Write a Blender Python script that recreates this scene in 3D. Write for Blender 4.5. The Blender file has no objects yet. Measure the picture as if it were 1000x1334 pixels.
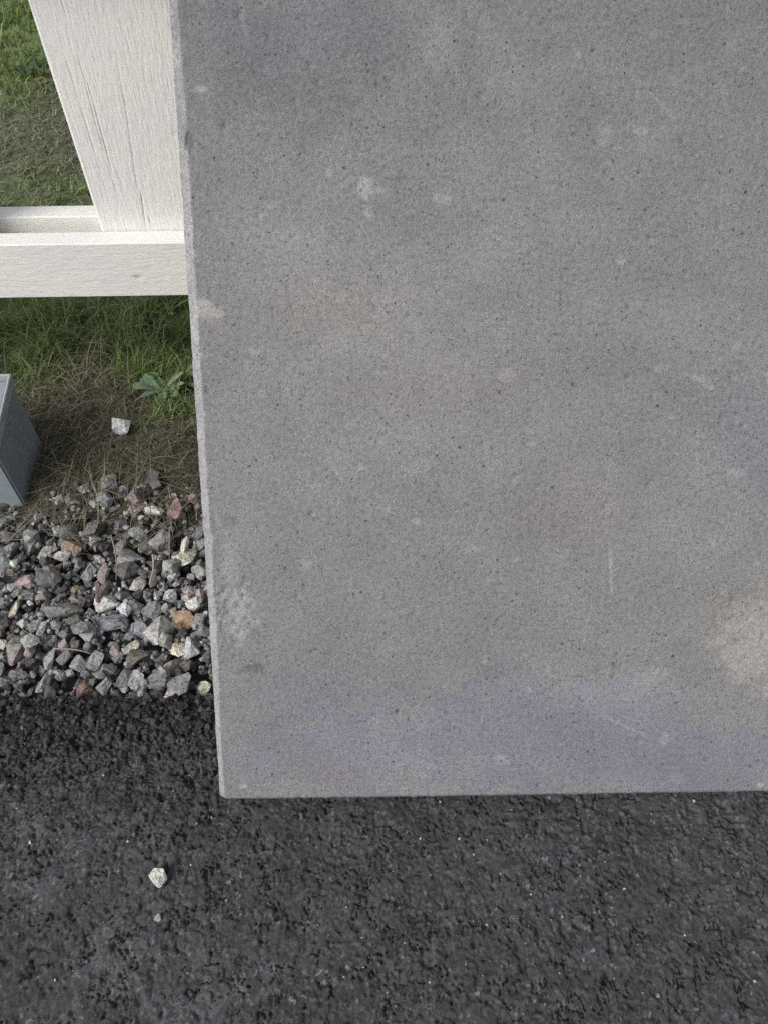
import bpy, bmesh, math, random
import numpy as np
from mathutils import Vector, Matrix, Euler

random.seed(7)
RNG = np.random.default_rng(7)
scene = bpy.context.scene
col = scene.collection

# ------------------------------------------------------------------ camera
# photograph 1000 x 1334; straight down is at pixel (512, 1480), focal length 1003 px
F, CX, CY, CAM_H = 1003.0, 500.0, 667.0, 1.2
NX, NY = 512.0 - CX, 1480.0 - CY
ANG = math.atan(math.hypot(NX, NY) / F)
ROLL = math.atan2(NX, NY)
VIEW = np.array([0, math.sin(ANG), -math.cos(ANG)])
_d0 = np.array([0, -math.cos(ANG), -math.sin(ANG)])
_r0 = np.array([1.0, 0, 0])
EX = math.cos(ROLL) * _r0 + math.sin(ROLL) * _d0
EY = -math.sin(ROLL) * _r0 + math.cos(ROLL) * _d0
CAM = np.array([0, 0, CAM_H])

cam_data = bpy.data.cameras.new("camera")
cam = bpy.data.objects.new("camera", cam_data)
col.objects.link(cam)
cam_data.sensor_fit = 'VERTICAL'
cam_data.sensor_height = 24.0
cam_data.lens = F / 1334.0 * 24.0
cam_data.clip_start = 0.01
cam_data.clip_end = 500
M = Matrix.Identity(4)
for i in range(3):
    M[i][0], M[i][1], M[i][2], M[i][3] = EX[i], -EY[i], -VIEW[i], CAM[i]
cam.matrix_world = M
scene.camera = cam

# ------------------------------------------------------------------ sky, sun, exposure
SUN_EL, SUN_AZ = math.radians(45), math.radians(232)     # azimuth clockwise from +Y: from the left, behind the viewer
world = bpy.data.worlds.new("World")
scene.world = world
world.use_nodes = True
wn, wl = world.node_tree.nodes, world.node_tree.links
wn.clear()
w_out = wn.new('ShaderNodeOutputWorld')
w_bg = wn.new('ShaderNodeBackground')
w_hs = wn.new('ShaderNodeHueSaturation')
w_sky = wn.new('ShaderNodeTexSky')
w_sky.sky_type = 'NISHITA'
w_sky.sun_disc = False
w_sky.sun_elevation = SUN_EL
w_sky.sun_rotation = SUN_AZ
w_sky.air_density = 1.0
w_sky.dust_density = 4.0
w_hs.inputs['Saturation'].default_value = 0.28
w_bg.inputs['Strength'].default_value = 0.13
wl.new(w_sky.outputs[0], w_hs.inputs['Color'])
wl.new(w_hs.outputs[0], w_bg.inputs['Color'])
wl.new(w_bg.outputs[0], w_out.inputs['Surface'])

sun_data = bpy.data.lights.new("sun", 'SUN')
sun_data.energy = 1.35
sun_data.angle = math.radians(26)
sun_data.color = (1.0, 0.965, 0.92)
sun = bpy.data.objects.new("sun", sun_data)
col.objects.link(sun)
sd = Vector((math.sin(SUN_AZ) * math.cos(SUN_EL), math.cos(SUN_AZ) * math.cos(SUN_EL), math.sin(SUN_EL)))
sun.rotation_euler = sd.to_track_quat('Z', 'Y').to_euler()
sun.location = (-2, -2, 5)

scene.view_settings.view_transform = 'Standard'
scene.view_settings.look = 'None'
scene.view_settings.exposure = 0.18
scene.view_settings.gamma = 1.0
scene.cycles.use_denoising = False                 # keep the fine grain of the surfaces

# ------------------------------------------------------------------ pixel helpers
def ray(x, y):
    w = VIEW * F + EX * (x - CX) + EY * (y - CY)
    return w / np.linalg.norm(w)
def ground(x, y, z=0.0):
    w = ray(x, y)
    return CAM + w * ((z - CAM_H) / w[2])
def on_plane(x, y, p, n):
    w = ray(x, y)
    return CAM + w * (np.dot(np.asarray(p) - CAM, n) / np.dot(w, n))
def mpp(P):                                       # metres per photograph pixel at a point
    return float(np.dot(np.asarray(P) - CAM, VIEW)) / F

# ------------------------------------------------------------------ numpy noise
def _hash(ix, iy, seed):
    h = (ix.astype(np.int64) * 374761393 + iy.astype(np.int64) * 668265263 + seed * 982451653) & 0xffffffff
    h = ((h ^ (h >> 13)) * 1274126177) & 0xffffffff
    h = ((h ^ (h >> 16)) * 2246822519) & 0xffffffff
    return ((h ^ (h >> 15)) & 0xffffff) / float(0xffffff)
def vnoise(x, y, s, seed=0):
    x, y = x / s, y / s
    ix, iy = np.floor(x), np.floor(y)
    fx, fy = x - ix, y - iy
    fx, fy = fx * fx * (3 - 2 * fx), fy * fy * (3 - 2 * fy)
    a, b = _hash(ix, iy, seed), _hash(ix + 1, iy, seed)
    c, d = _hash(ix, iy + 1, seed), _hash(ix + 1, iy + 1, seed)
    return (a * (1 - fx) + b * fx) * (1 - fy) + (c * (1 - fx) + d * fx) * fy
def fbm(x, y, s, seed=0, octs=4, gain=0.5):
    v, a, t = 0, 1.0, 0
    for o in range(octs):
        v = v + a * vnoise(x + 13.7 * o, y - 7.3 * o, s / 2 ** o, seed + o * 17)
        t += a
        a *= gain
    return v / t
def voronoi(x, y, s, seed=0):                     # F1, F2 in metres, id of nearest cell
    x, y = x / s, y / s
    ix, iy = np.floor(x), np.floor(y)
    f1 = np.full(x.shape, 9.0); f2 = np.full(x.shape, 9.0); cid = np.zeros(x.shape)
    for dx in (-1, 0, 1):
        for dy in (-1, 0, 1):
            cx, cy = ix + dx, iy + dy
            d = np.hypot(cx + _hash(cx, cy, seed) - x, cy + _hash(cx, cy, seed + 1) - y)
            near = d < f1
            f2 = np.where(near, f1, np.minimum(f2, d))
            cid = np.where(near, _hash(cx, cy, seed + 2), cid)
            f1 = np.where(near, d, f1)
    return f1 * s, f2 * s, cid
def sstep(a, b, x):
    t = np.clip((x - a) / (b - a), 0, 1)
    return t * t * (3 - 2 * t)

# ------------------------------------------------------------------ mesh helpers
def mesh_from(name, V, Fc, smooth=False, attr=None):
    me = bpy.data.meshes.new(name)
    V = np.asarray(V, dtype=np.float32)
    if isinstance(Fc, np.ndarray):
        k = Fc.shape[1]
        me.vertices.add(len(V)); me.vertices.foreach_set('co', V.ravel())
        me.loops.add(Fc.size); me.loops.foreach_set('vertex_index', Fc.astype(np.int32).ravel())
        me.polygons.add(len(Fc))
        me.polygons.foreach_set('loop_start', np.arange(0, Fc.size, k, dtype=np.int32))
        me.update(calc_edges=True)
    else:
        me.from_pydata([tuple(map(float, v)) for v in V], [], Fc)
    if smooth:
        me.polygons.foreach_set('use_smooth', np.ones(len(me.polygons), dtype=bool))
    if attr is not None:
        for an, arr in attr.items():
            arr = np.asarray(arr, dtype=np.float32)
            if arr.ndim == 1:
                a = me.attributes.new(an, 'FLOAT', 'POINT'); a.data.foreach_set('value', arr)
            else:
                a = me.attributes.new(an, 'FLOAT_COLOR', 'POINT')
                c4 = np.ones((len(arr), 4), np.float32); c4[:, :3] = arr
                a.data.foreach_set('color', c4.ravel())
    me.validate()
    return me
def obj(name, me, mat=None, parent=None):
    o = bpy.data.objects.new(name, me)
    col.objects.link(o)
    if mat is not None and not me.materials:
        me.materials.append(mat)
    if parent is not None:
        o.parent = parent
    return o
def empty(name, loc):
    o = bpy.data.objects.new(name, None)
    o.empty_display_size = 0.05
    o.location = loc
    col.objects.link(o)
    return o
def tag(o, label=None, cat=None, group=None, kind=None):
    if label: o['label'] = label
    if cat: o['category'] = cat
    if group: o['group'] = group
    if kind: o['kind'] = kind
    return o
def grid_faces(nx, ny):                            # vertex index = j * nx + i
    i, j = np.meshgrid(np.arange(nx - 1), np.arange(ny - 1))
    a = (j * nx + i).ravel()
    return np.stack([a, a + 1, a + nx + 1, a + nx], 1)
def spaced(*segs):
    out = []
    for a, b, st in segs:
        out.append(np.linspace(a, b, max(2, int(round((b - a) / st)) + 1))[:-1])
    out.append(np.array([segs[-1][1]]))
    return np.concatenate(out)
def grow(a, b, first, ratio=1.35):                 # coordinates from a to b with growing steps
    out, s, x = [], first, a
    sg = 1 if b > a else -1
    while (b - x) * sg > s * 1.5:
        x += sg * s; s *= ratio; out.append(x)
    out.append(b)
    return np.array(out)

# ------------------------------------------------------------------ materials
def mat_new(name):
    m = bpy.data.materials.new(name)
    m.use_nodes = True
    nt = m.node_tree
    return m, nt.nodes, nt.links, nt.nodes['Principled BSDF']
def n_noise(N, scale, detail=3, rough=0.55):
    n = N.new('ShaderNodeTexNoise')
    n.inputs['Scale'].default_value = scale
    n.inputs['Detail'].default_value = detail
    n.inputs['Roughness'].default_value = rough
    return n
def n_ramp(N, *stops):
    r = N.new('ShaderNodeValToRGB')
    e = r.color_ramp.elements
    while len(e) < len(stops): e.new(0.5)
    for k, (p, c) in enumerate(stops):
        e[k].position = p
        e[k].color = (c, c, c, 1) if not isinstance(c, tuple) else (*c, 1)
    return r
def n_mix(N, L, mode, fac, a, b):
    m = N.new('ShaderNodeMix'); m.data_type = 'RGBA'; m.blend_type = mode
    for sock, v in ((m.inputs[0], fac), (m.inputs[6], a), (m.inputs[7], b)):
        if hasattr(v, 'is_output'): L.new(v, sock)
        elif isinstance(v, tuple): sock.default_value = (*v, 1)
        else: sock.default_value = v
    return m.outputs[2]
def n_bump(N, L, h, strength, dist, prev=None):
    b = N.new('ShaderNodeBump')
    b.inputs['Strength'].default_value = strength
    b.inputs['Distance'].default_value = dist
    L.new(h, b.inputs['Height'])
    if prev is not None: L.new(prev, b.inputs['Normal'])
    return b.outputs[0]
def n_attr(N, name):
    a = N.new('ShaderNodeAttribute'); a.attribute_name = name
    return a

def make_concrete():
    m, N, L, P = mat_new('concrete')
    tc = N.new('ShaderNodeTexCoord')
    st = n_attr(N, 'tint')
    n1 = n_noise(N, 330, 4, 0.8); n2 = n_noise(N, 150, 3, 0.6); n3 = n_noise(N, 14, 4, 0.6)
    for n in (n1, n2, n3): L.new(tc.outputs['Object'], n.inputs['Vector'])
    r1 = n_ramp(N, (0.32, 0.55), (0.44, 0.93), (0.57, 1.05), (0.68, 1.38))
    r2 = n_ramp(N, (0.28, 0.76), (0.5, 1.0), (0.75, 1.14))
    r3 = n_ramp(N, (0.30, 0.92), (0.70, 1.07))
    L.new(n1.outputs[0], r1.inputs[0]); L.new(n2.outputs[0], r2.inputs[0]); L.new(n3.outputs[0], r3.inputs[0])
    c = n_mix(N, L, 'MULTIPLY', 1.0, st.outputs['Color'], r1.outputs[0])
    c = n_mix(N, L, 'MULTIPLY', 1.0, c, r2.outputs[0])
    c = n_mix(N, L, 'MULTIPLY', 1.0, c, r3.outputs[0])
    L.new(c, P.inputs['Base Color'])
    P.inputs['Roughness'].default_value = 0.9
    P.inputs['Specular IOR Level'].default_value = 0.25
    # pores: small holes of many sizes in uneven clusters, the shade inside them painted into the colour
    nc = n_noise(N, 260, 2, 0.6); L.new(tc.outputs['Object'], nc.inputs['Vector'])
    wv = N.new('ShaderNodeVectorMath'); wv.operation = 'MULTIPLY_ADD'
    wv.inputs[1].default_value = (0.005, 0.005, 0.005)
    L.new(nc.outputs['Color'], wv.inputs[0]); L.new(tc.outputs['Object'], wv.inputs[2])
    def math_(op, a_, b_):
        m_ = N.new('ShaderNodeMath'); m_.operation = op
        for k_, v_ in ((0, a_), (1, b_)):
            if hasattr(v_, 'is_output'): L.new(v_, m_.inputs[k_])
            else: m_.inputs[k_].default_value = v_
        return m_.outputs[0]
    def remap(v_, a0, a1, b0, b1):
        m_ = N.new('ShaderNodeMapRange'); L.new(v_, m_.inputs['Value'])
        for k_, q_ in (('From Min', a0), ('From Max', a1), ('To Min', b0), ('To Max', b1)): m_.inputs[k_].default_value = q_
        return m_.outputs[0]
    pores = None
    for sc_, rmin, rmax, cl in ((95, 0.35, 0.23, 30), (185, 0.25, 0.27, 44), (45, 0.72, 0.13, 20)):
        vo = N.new('ShaderNodeTexVoronoi'); vo.inputs['Scale'].default_value = sc_
        L.new(wv.outputs[0], vo.inputs['Vector'])
        sp = N.new('ShaderNodeSeparateColor'); L.new(vo.outputs['Color'], sp.inputs[0])
        mk = remap(math_('SUBTRACT', remap(sp.outputs[0], rmin, 1.0, 0.0, rmax), vo.outputs['Distance']), 0.0, 0.08, 0.0, 1.0)
        dn = n_noise(N, cl, 3, 0.6); L.new(tc.outputs['Object'], dn.inputs['Vector'])
        mk = math_('MULTIPLY', mk, remap(dn.outputs[0], 0.44, 0.60, 0.10, 1.0))
        pores = mk if pores is None else math_('MAXIMUM', pores, mk)
    c = n_mix(N, L, 'MULTIPLY', pores, c, (0.42, 0.42, 0.43))
    L.new(c, P.inputs['Base Color'])
    inv = N.new('ShaderNodeMath'); inv.operation = 'SUBTRACT'; inv.inputs[0].default_value = 1.0; L.new(pores, inv.inputs[1])
    b = n_bump(N, L, n2.outputs[0], 0.25, 0.002)
    b = n_bump(N, L, n1.outputs[0], 0.9, 0.0026, b)
    b = n_bump(N, L, inv.outputs[0], 0.8, 0.002, b)
    L.new(b, P.inputs['Normal'])
    return m
def make_asphalt():
    m, N, L, P = mat_new('asphalt')
    tc = N.new('ShaderNodeTexCoord')
    st = n_attr(N, 'tint')
    n1 = n_noise(N, 700, 2, 0.6); n2 = n_noise(N, 160, 3, 0.6)
    for n in (n1, n2): L.new(tc.outputs['Object'], n.inputs['Vector'])
    r1 = n_ramp(N, (0.3, 0.62), (0.55, 1.0), (0.74, 1.6))
    r2 = n_ramp(N, (0.3, 0.75), (0.7, 1.22))
    L.new(n1.outputs[0], r1.inputs[0]); L.new(n2.outputs[0], r2.inputs[0])
    c = n_mix(N, L, 'MULTIPLY', 1.0, st.outputs['Color'], r1.outputs[0])
    c = n_mix(N, L, 'MULTIPLY', 1.0, c, r2.outputs[0])
    L.new(c, P.inputs['Base Color'])
    P.inputs['Roughness'].default_value = 0.78
    P.inputs['Specular IOR Level'].default_value = 0.3
    b = n_bump(N, L, n2.outputs[0], 0.6, 0.003)
    b = n_bump(N, L, n1.outputs[0], 0.6, 0.0015, b)
    L.new(b, P.inputs['Normal'])
    return m
def make_stone(name, attr=None, scale=7.0):
    m, N, L, P = mat_new(name)
    tc = N.new('ShaderNodeTexCoord')
    oi = N.new('ShaderNodeObjectInfo')
    off = N.new('ShaderNodeVectorMath'); off.operation = 'ADD'
    sc = N.new('ShaderNodeVectorMath'); sc.operation = 'SCALE'; sc.inputs['Scale'].default_value = 37.0
    cb = N.new('ShaderNodeCombineXYZ')
    for k in range(3): L.new(oi.outputs['Random'], cb.inputs[k])
    L.new(cb.outputs[0], sc.inputs[0])
    L.new(tc.outputs['Object'], off.inputs[0]); L.new(sc.outputs[0], off.inputs[1])
    n1 = n_noise(N, scale, 3, 0.7); n2 = n_noise(N, scale * 0.35, 3, 0.6)
    for n in (n1, n2): L.new(off.outputs[0], n.inputs['Vector'])
    base = n_attr(N, attr).outputs['Color'] if attr else oi.outputs['Color']
    r1 = n_ramp(N, (0.34, 0.48), (0.47, 0.95), (0.62, 1.12), (0.72, 1.45))
    r2 = n_ramp(N, (0.34, 0.72), (0.66, 1.22))
    L.new(n1.outputs[0], r1.inputs[0]); L.new(n2.outputs[0], r2.inputs[0])
    c = n_mix(N, L, 'MULTIPLY', 1.0, base, r1.outputs[0])
    c = n_mix(N, L, 'MULTIPLY', 1.0, c, r2.outputs[0])
    L.new(c, P.inputs['Base Color'])
    P.inputs['Roughness'].default_value = 0.8
    P.inputs['Specular IOR Level'].default_value = 0.3
    bv = N.new('ShaderNodeBevel'); bv.samples = 4; bv.inputs['Radius'].default_value = 0.0011
    b = n_bump(N, L, n2.outputs[0], 0.9, 0.010, bv.outputs[0])
    b = n_bump(N, L, n1.outputs[0], 0.6, 0.003, b)
    L.new(b, P.inputs['Normal'])
    return m
def make_attr_mat(name, rough=0.8, noise=60, lo=0.75, hi=1.2, trans=0.0, spec=0.2):
    m, N, L, P = mat_new(name)
    tc = N.new('ShaderNodeTexCoord')
    n1 = n_noise(N, noise, 3, 0.6)
    L.new(tc.outputs['Object'], n1.inputs['Vector'])
    r1 = n_ramp(N, (0.3, lo), (0.7, hi)); L.new(n1.outputs[0], r1.inputs[0])
    c = n_mix(N, L, 'MULTIPLY', 1.0, n_attr(N, 'tint').outputs['Color'], r1.outputs[0])
    L.new(c, P.inputs['Base Color'])
    P.inputs['Roughness'].default_value = rough
    P.inputs['Specular IOR Level'].default_value = spec
    if trans:
        t = N.new('ShaderNodeBsdfTranslucent'); L.new(c, t.inputs['Color'])
        mx = N.new('ShaderNodeMixShader'); mx.inputs[0].default_value = trans
        out = [n for n in N if n.type == 'OUTPUT_MATERIAL'][0]
        L.new(P.outputs[0], mx.inputs[1]); L.new(t.outputs[0], mx.inputs[2]); L.new(mx.outputs[0], out.inputs[0])
    return m
def make_paint(name, axis):
    m, N, L, P = mat_new(name)                     # weathered white paint on rough-sawn wood, grain along one axis
    tc = N.new('ShaderNodeTexCoord')
    mp = N.new('ShaderNodeMapping')
    s = [1.0, 1.0, 1.0]; s[axis] = 0.17
    mp.inputs['Scale'].default_value = s
    L.new(tc.outputs['Object'], mp.inputs['Vector'])
    g1 = n_noise(N, 340, 3, 0.7); L.new(mp.outputs[0], g1.inputs['Vector'])
    g2 = n_noise(N, 900, 2, 0.5); L.new(tc.outputs['Object'], g2.inputs['Vector'])
    g3 = n_noise(N, 9, 3, 0.6); L.new(tc.outputs['Object'], g3.inputs['Vector'])
    r1 = n_ramp(N, (0.26, 0.78), (0.40, 0.98), (0.7, 1.03)); L.new(g1.outputs[0], r1.inputs[0])
    r3 = n_ramp(N, (0.35, (0.80, 0.795, 0.78)), (0.65, (0.835, 0.82, 0.765))); L.new(g3.outputs[0], r3.inputs[0])
    c = n_mix(N, L, 'MULTIPLY', 1.0, r3.outputs[0], r1.outputs[0])
    c = n_mix(N, L, 'MIX', n_attr(N, 'bare').outputs['Fac'], c, (0.30, 0.27, 0.23))
    L.new(c, P.inputs['Base Color'])
    P.inputs['Roughness'].default_value = 0.7
    P.inputs['Specular IOR Level'].default_value = 0.3
    b = n_bump(N, L, g1.outputs[0], 0.55, 0.002)
    b = n_bump(N, L, g2.outputs[0], 0.3, 0.001, b)
    L.new(b, P.inputs['Normal'])
    return m
def make_plain(name, c, rough, noise=30, spec=0.4):
    m, N, L, P = mat_new(name)
    tc = N.new('ShaderNodeTexCoord')
    n1 = n_noise(N, noise, 4, 0.6); L.new(tc.outputs['Object'], n1.inputs['Vector'])
    n2 = n_noise(N, noise * 12, 2, 0.6); L.new(tc.outputs['Object'], n2.inputs['Vector'])
    r = n_ramp(N, (0.3, tuple(v * 0.86 for v in c)), (0.7, tuple(v * 1.1 for v in c))); L.new(n1.outputs[0], r.inputs[0])
    L.new(r.outputs[0], P.inputs['Base Color'])
    P.inputs['Roughness'].default_value = rough
    P.inputs['Specular IOR Level'].default_value = spec
    L.new(n_bump(N, L, n2.outputs[0], 0.12, 0.001), P.inputs['Normal'])
    return m

MAT_CONCRETE = make_concrete()
MAT_ASPHALT = make_asphalt()
MAT_STONE = make_stone('crushed_stone', None, 3.4)
MAT_STONE_MIX = make_stone('crushed_stone_mixed', 'tint', 170)
MAT_SOIL = make_attr_mat('soil', 0.95, 90, 0.6, 1.35)
MAT_GRASS = make_attr_mat('grass_blades', 0.6, 40, 0.8, 1.2, trans=0.3)
MAT_STRAW = make_attr_mat('dry_grass', 0.8, 50, 0.75, 1.2, trans=0.15)
MAT_LEAF = make_attr_mat('weed_leaves', 0.6, 70, 0.8, 1.2, trans=0.2)
MAT_PAINT_X = make_paint('white_paint_along_rail', 0)
MAT_PAINT_Z = make_paint('white_paint_along_board', 2)
MAT_BOX = make_plain('grey_plastic', (0.25, 0.285, 0.315), 0.4)
MAT_RIM = make_plain('pale_grey_plastic', (0.36, 0.39, 0.40), 0.4)
MAT_LID = make_plain('mauve_grey_lid', (0.24, 0.235, 0.27), 0.5)
MAT_PETAL = make_plain('yellow_petals', (0.26, 0.21, 0.06), 0.8)

# ------------------------------------------------------------------ asphalt
EDGE_Y = 0.578
xs = np.concatenate([grow(-2.0, -40, 0.008, 1.5)[::-1], spaced((-2.0, -0.80, 0.005), (-0.80, 0.76, 0.0018), (0.76, 1.5, 0.005)), grow(1.5, 40, 0.008, 1.5)])
ys = np.concatenate([grow(-0.7, -40, 0.008, 1.5)[::-1], spaced((-0.7, 0.06, 0.005), (0.06, 0.60, 0.0018))])
X, Y = np.meshgrid(xs, ys)
x, y = X.ravel(), Y.ravel()
y = y + (fbm(x, y * 0, 0.05, 5, 4) - 0.5) * 0.022 * sstep(0.50, 0.60, y)
wx = x + (fbm(x, y, 0.009, 21, 3) - 0.5) * 0.016
wy = y + (fbm(x, y, 0.009, 31, 3) - 0.5) * 0.016
A1, A2, AI = voronoi(wx, wy, 0.017, 3)
B1, B2, BI = voronoi(wx * 1.0 + 5, wy + 3, 0.0085, 9)
C1, C2, CI = voronoi(x + 9, y + 2, 0.052, 15)
px_x = ground(150, 1000)
rough = sstep(0.30, 0.50, y) * sstep(-0.15, -0.32, x)                     # crumblier towards the open edge
rough = np.maximum(rough, 0.55 * sstep(0.47, 0.56, y))
lump = np.exp(-(((x - ground(215, 1090)[0]) / 0.03) ** 2 + ((y - ground(215, 1085)[1]) / 0.04) ** 2))
m1 = sstep(0.52, 0.66, fbm(x, y, 0.035, 41, 3)); m2 = sstep(0.45, 0.66, fbm(x, y, 0.025, 51, 3))
rd1 = fbm(x * 1.35, y * 0.85, 0.030, 43, 4, 0.6); rd2 = fbm(x * 1.3, y * 0.9, 0.016, 47, 3, 0.6)
k1 = np.exp(-((rd1 - 0.5) / 0.013) ** 2) * sstep(0.44, 0.56, fbm(x, y, 0.022, 53, 2))
k2 = np.exp(-((rd2 - 0.5) / 0.022) ** 2) * sstep(0.48, 0.62, fbm(x, y, 0.014, 57, 2))
h = (fbm(x, y, 0.09, 61, 3) - 0.5) * 0.010
h += (AI - 0.5) * (0.0007 + 0.0035 * rough) + (BI - 0.5) * (0.0006 + 0.0022 * rough)
h += (fbm(x, y, 0.006, 71, 3) - 0.5) * 0.0017
h -= np.exp(-((A2 - A1) / 0.0016) ** 2) * (0.0030 * m1 + 0.0040 * rough) + 0.0075 * k1 + 0.0034 * k2
h -= np.exp(-((B2 - B1) / 0.0013) ** 2) * (0.0020 * m2 + 0.0025 * rough)
h -= sstep(0.66, 0.80, fbm(x, y, 0.016, 81, 3)) * (0.004 + 0.008 * rough)  # pits
h += lump * (0.006 + (BI - 0.4) * 0.006)
h -= 0.016 * sstep(0.535, 0.585, y) + 0.02 * sstep(0.578, 0.602, y)       # broken edge drops away under the gravel
h += (voronoi(x + 3, y + 8, 0.0042, 19)[2] - 0.5) * 0.0011 + (voronoi(x + 1, y + 4, 0.0065, 23)[2] - 0.5) * 0.0009 + (_hash(np.round(x * 1e5), np.round(y * 1e5), 5) - 0.5) * 0.0006
far = sstep(1.6, 3.0, np.hypot(x, y - 0.3))
h = h * (1 - far)
dust = 0.55 * sstep(0.50, 0.72, fbm(x, y, 0.16, 91, 4)) * (0.35 + 1.2 * sstep(0.26, 0.12, y) * sstep(-0.1, -0.42, x)) + 0.5 * lump * fbm(x, y, 0.015, 95, 2)
D1, D2, DI = voronoi(x + 3, y + 8, 0.0042, 19)
grey = 0.055 * np.where(DI > 0.9, 1.55, 0.8 + 0.4 * DI) * (0.80 + 0.4 * AI) * (0.85 + 0.3 * BI)
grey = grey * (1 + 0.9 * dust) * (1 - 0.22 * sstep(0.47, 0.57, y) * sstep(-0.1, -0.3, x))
speck = (B1 < 0.0016) & (BI > 0.93)
grey = np.where(speck, 0.20, grey)
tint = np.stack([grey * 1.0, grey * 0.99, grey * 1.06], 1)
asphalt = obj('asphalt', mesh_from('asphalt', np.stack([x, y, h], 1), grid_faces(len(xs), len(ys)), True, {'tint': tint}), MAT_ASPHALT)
tag(asphalt, 'dark grey cracked asphalt in front of the gravel strip', None, None, 'structure')
def asphalt_z(px_, py_):
    d = (x - px_) ** 2 + (y - py_) ** 2
    return float(h[np.argsort(d)[:12]].mean())

# ------------------------------------------------------------------ soil and lawn ground
gx = np.concatenate([grow(-2.0, -40, 0.03)[::-1], spaced((-2.0, 1.3, 0.012)), grow(1.3, 40, 0.03)])
gy = np.concatenate([spaced((0.585, 2.2, 0.012)), grow(2.2, 60, 0.014, 1.06)])
GX, GY = np.meshgrid(gx, gy)
sx, sy = GX.ravel(), GY.ravel()
def soil_h(x_, y_):
    x_, y_ = np.asarray(x_, float), np.asarray(y_, float)
    n = (fbm(x_, y_, 0.22, 101, 4) - 0.5) * 0.05 + (fbm(x_, y_, 0.025, 111, 3) - 0.5) * 0.014
    return n * sstep(0.85, 1.3, y_) - 0.062 + 0.064 * sstep(0.90, 1.10, y_) + (fbm(x_, y_, 0.02, 121, 3) - 0.5) * 0.006
def green_at(x_, y_):                               # 0 bare and dry .. 1 lush
    x_, y_ = np.asarray(x_, float), np.asarray(y_, float)
    def spot(px_, py_, rx, ry, a):
        g = ground(px_, py_); return a * np.exp(-(((x_ - g[0]) / rx) ** 2 + ((y_ - g[1]) / ry) ** 2))
    v = 0.30 + 0.65 * (fbm(x_, y_, 0.35, 131, 3) - 0.45)
    v = v + spot(20, 425, 0.20, 0.20, 0.9) + spot(110, 420, 0.16, 0.14, 0.45) + spot(222, 455, 0.10, 0.22, 1.2) + spot(235, 400, 0.1, 0.2, 0.5)
    v = v + spot(15, 30, 0.4, 0.8, 0.75) + spot(60, 245, 0.35, 0.14, 0.35)
    v = v - spot(60, 190, 0.30, 0.42, 0.5) - spot(130, 520, 0.13, 0.17, 0.35) - spot(150, 600, 0.4, 0.12, 0.5)
    return np.clip(v, 0, 1) * sstep(1.06, 1.30, y_)
sg = green_at(sx, sy)
sn = fbm(sx, sy, 0.04, 141, 3)
bare = np.stack([0.052 + 0.03 * sn, 0.047 + 0.026 * sn, 0.037 + 0.02 * sn], 1)
moss = np.stack([0.055 + 0.02 * sn, 0.070 + 0.03 * sn, 0.028 + 0.01 * sn], 1)
stint = bare * (1 - sg[:, None]) + moss * sg[:, None]
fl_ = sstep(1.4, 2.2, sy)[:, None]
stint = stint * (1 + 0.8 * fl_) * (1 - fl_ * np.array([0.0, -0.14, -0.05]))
fines = sstep(1.04, 0.94, sy + (fbm(sx, sy, 0.06, 151, 3) - 0.5) * 0.10)[:, None]
stint = stint * (1 - fines) + (np.array([0.058, 0.056, 0.055]) * (0.7 + 0.6 * sn[:, None])) * fines
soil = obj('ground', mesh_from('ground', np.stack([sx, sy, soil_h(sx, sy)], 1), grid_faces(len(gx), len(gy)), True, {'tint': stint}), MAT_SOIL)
tag(soil, 'dark brown soil under the grass and gravel', None, None, 'structure')

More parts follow.
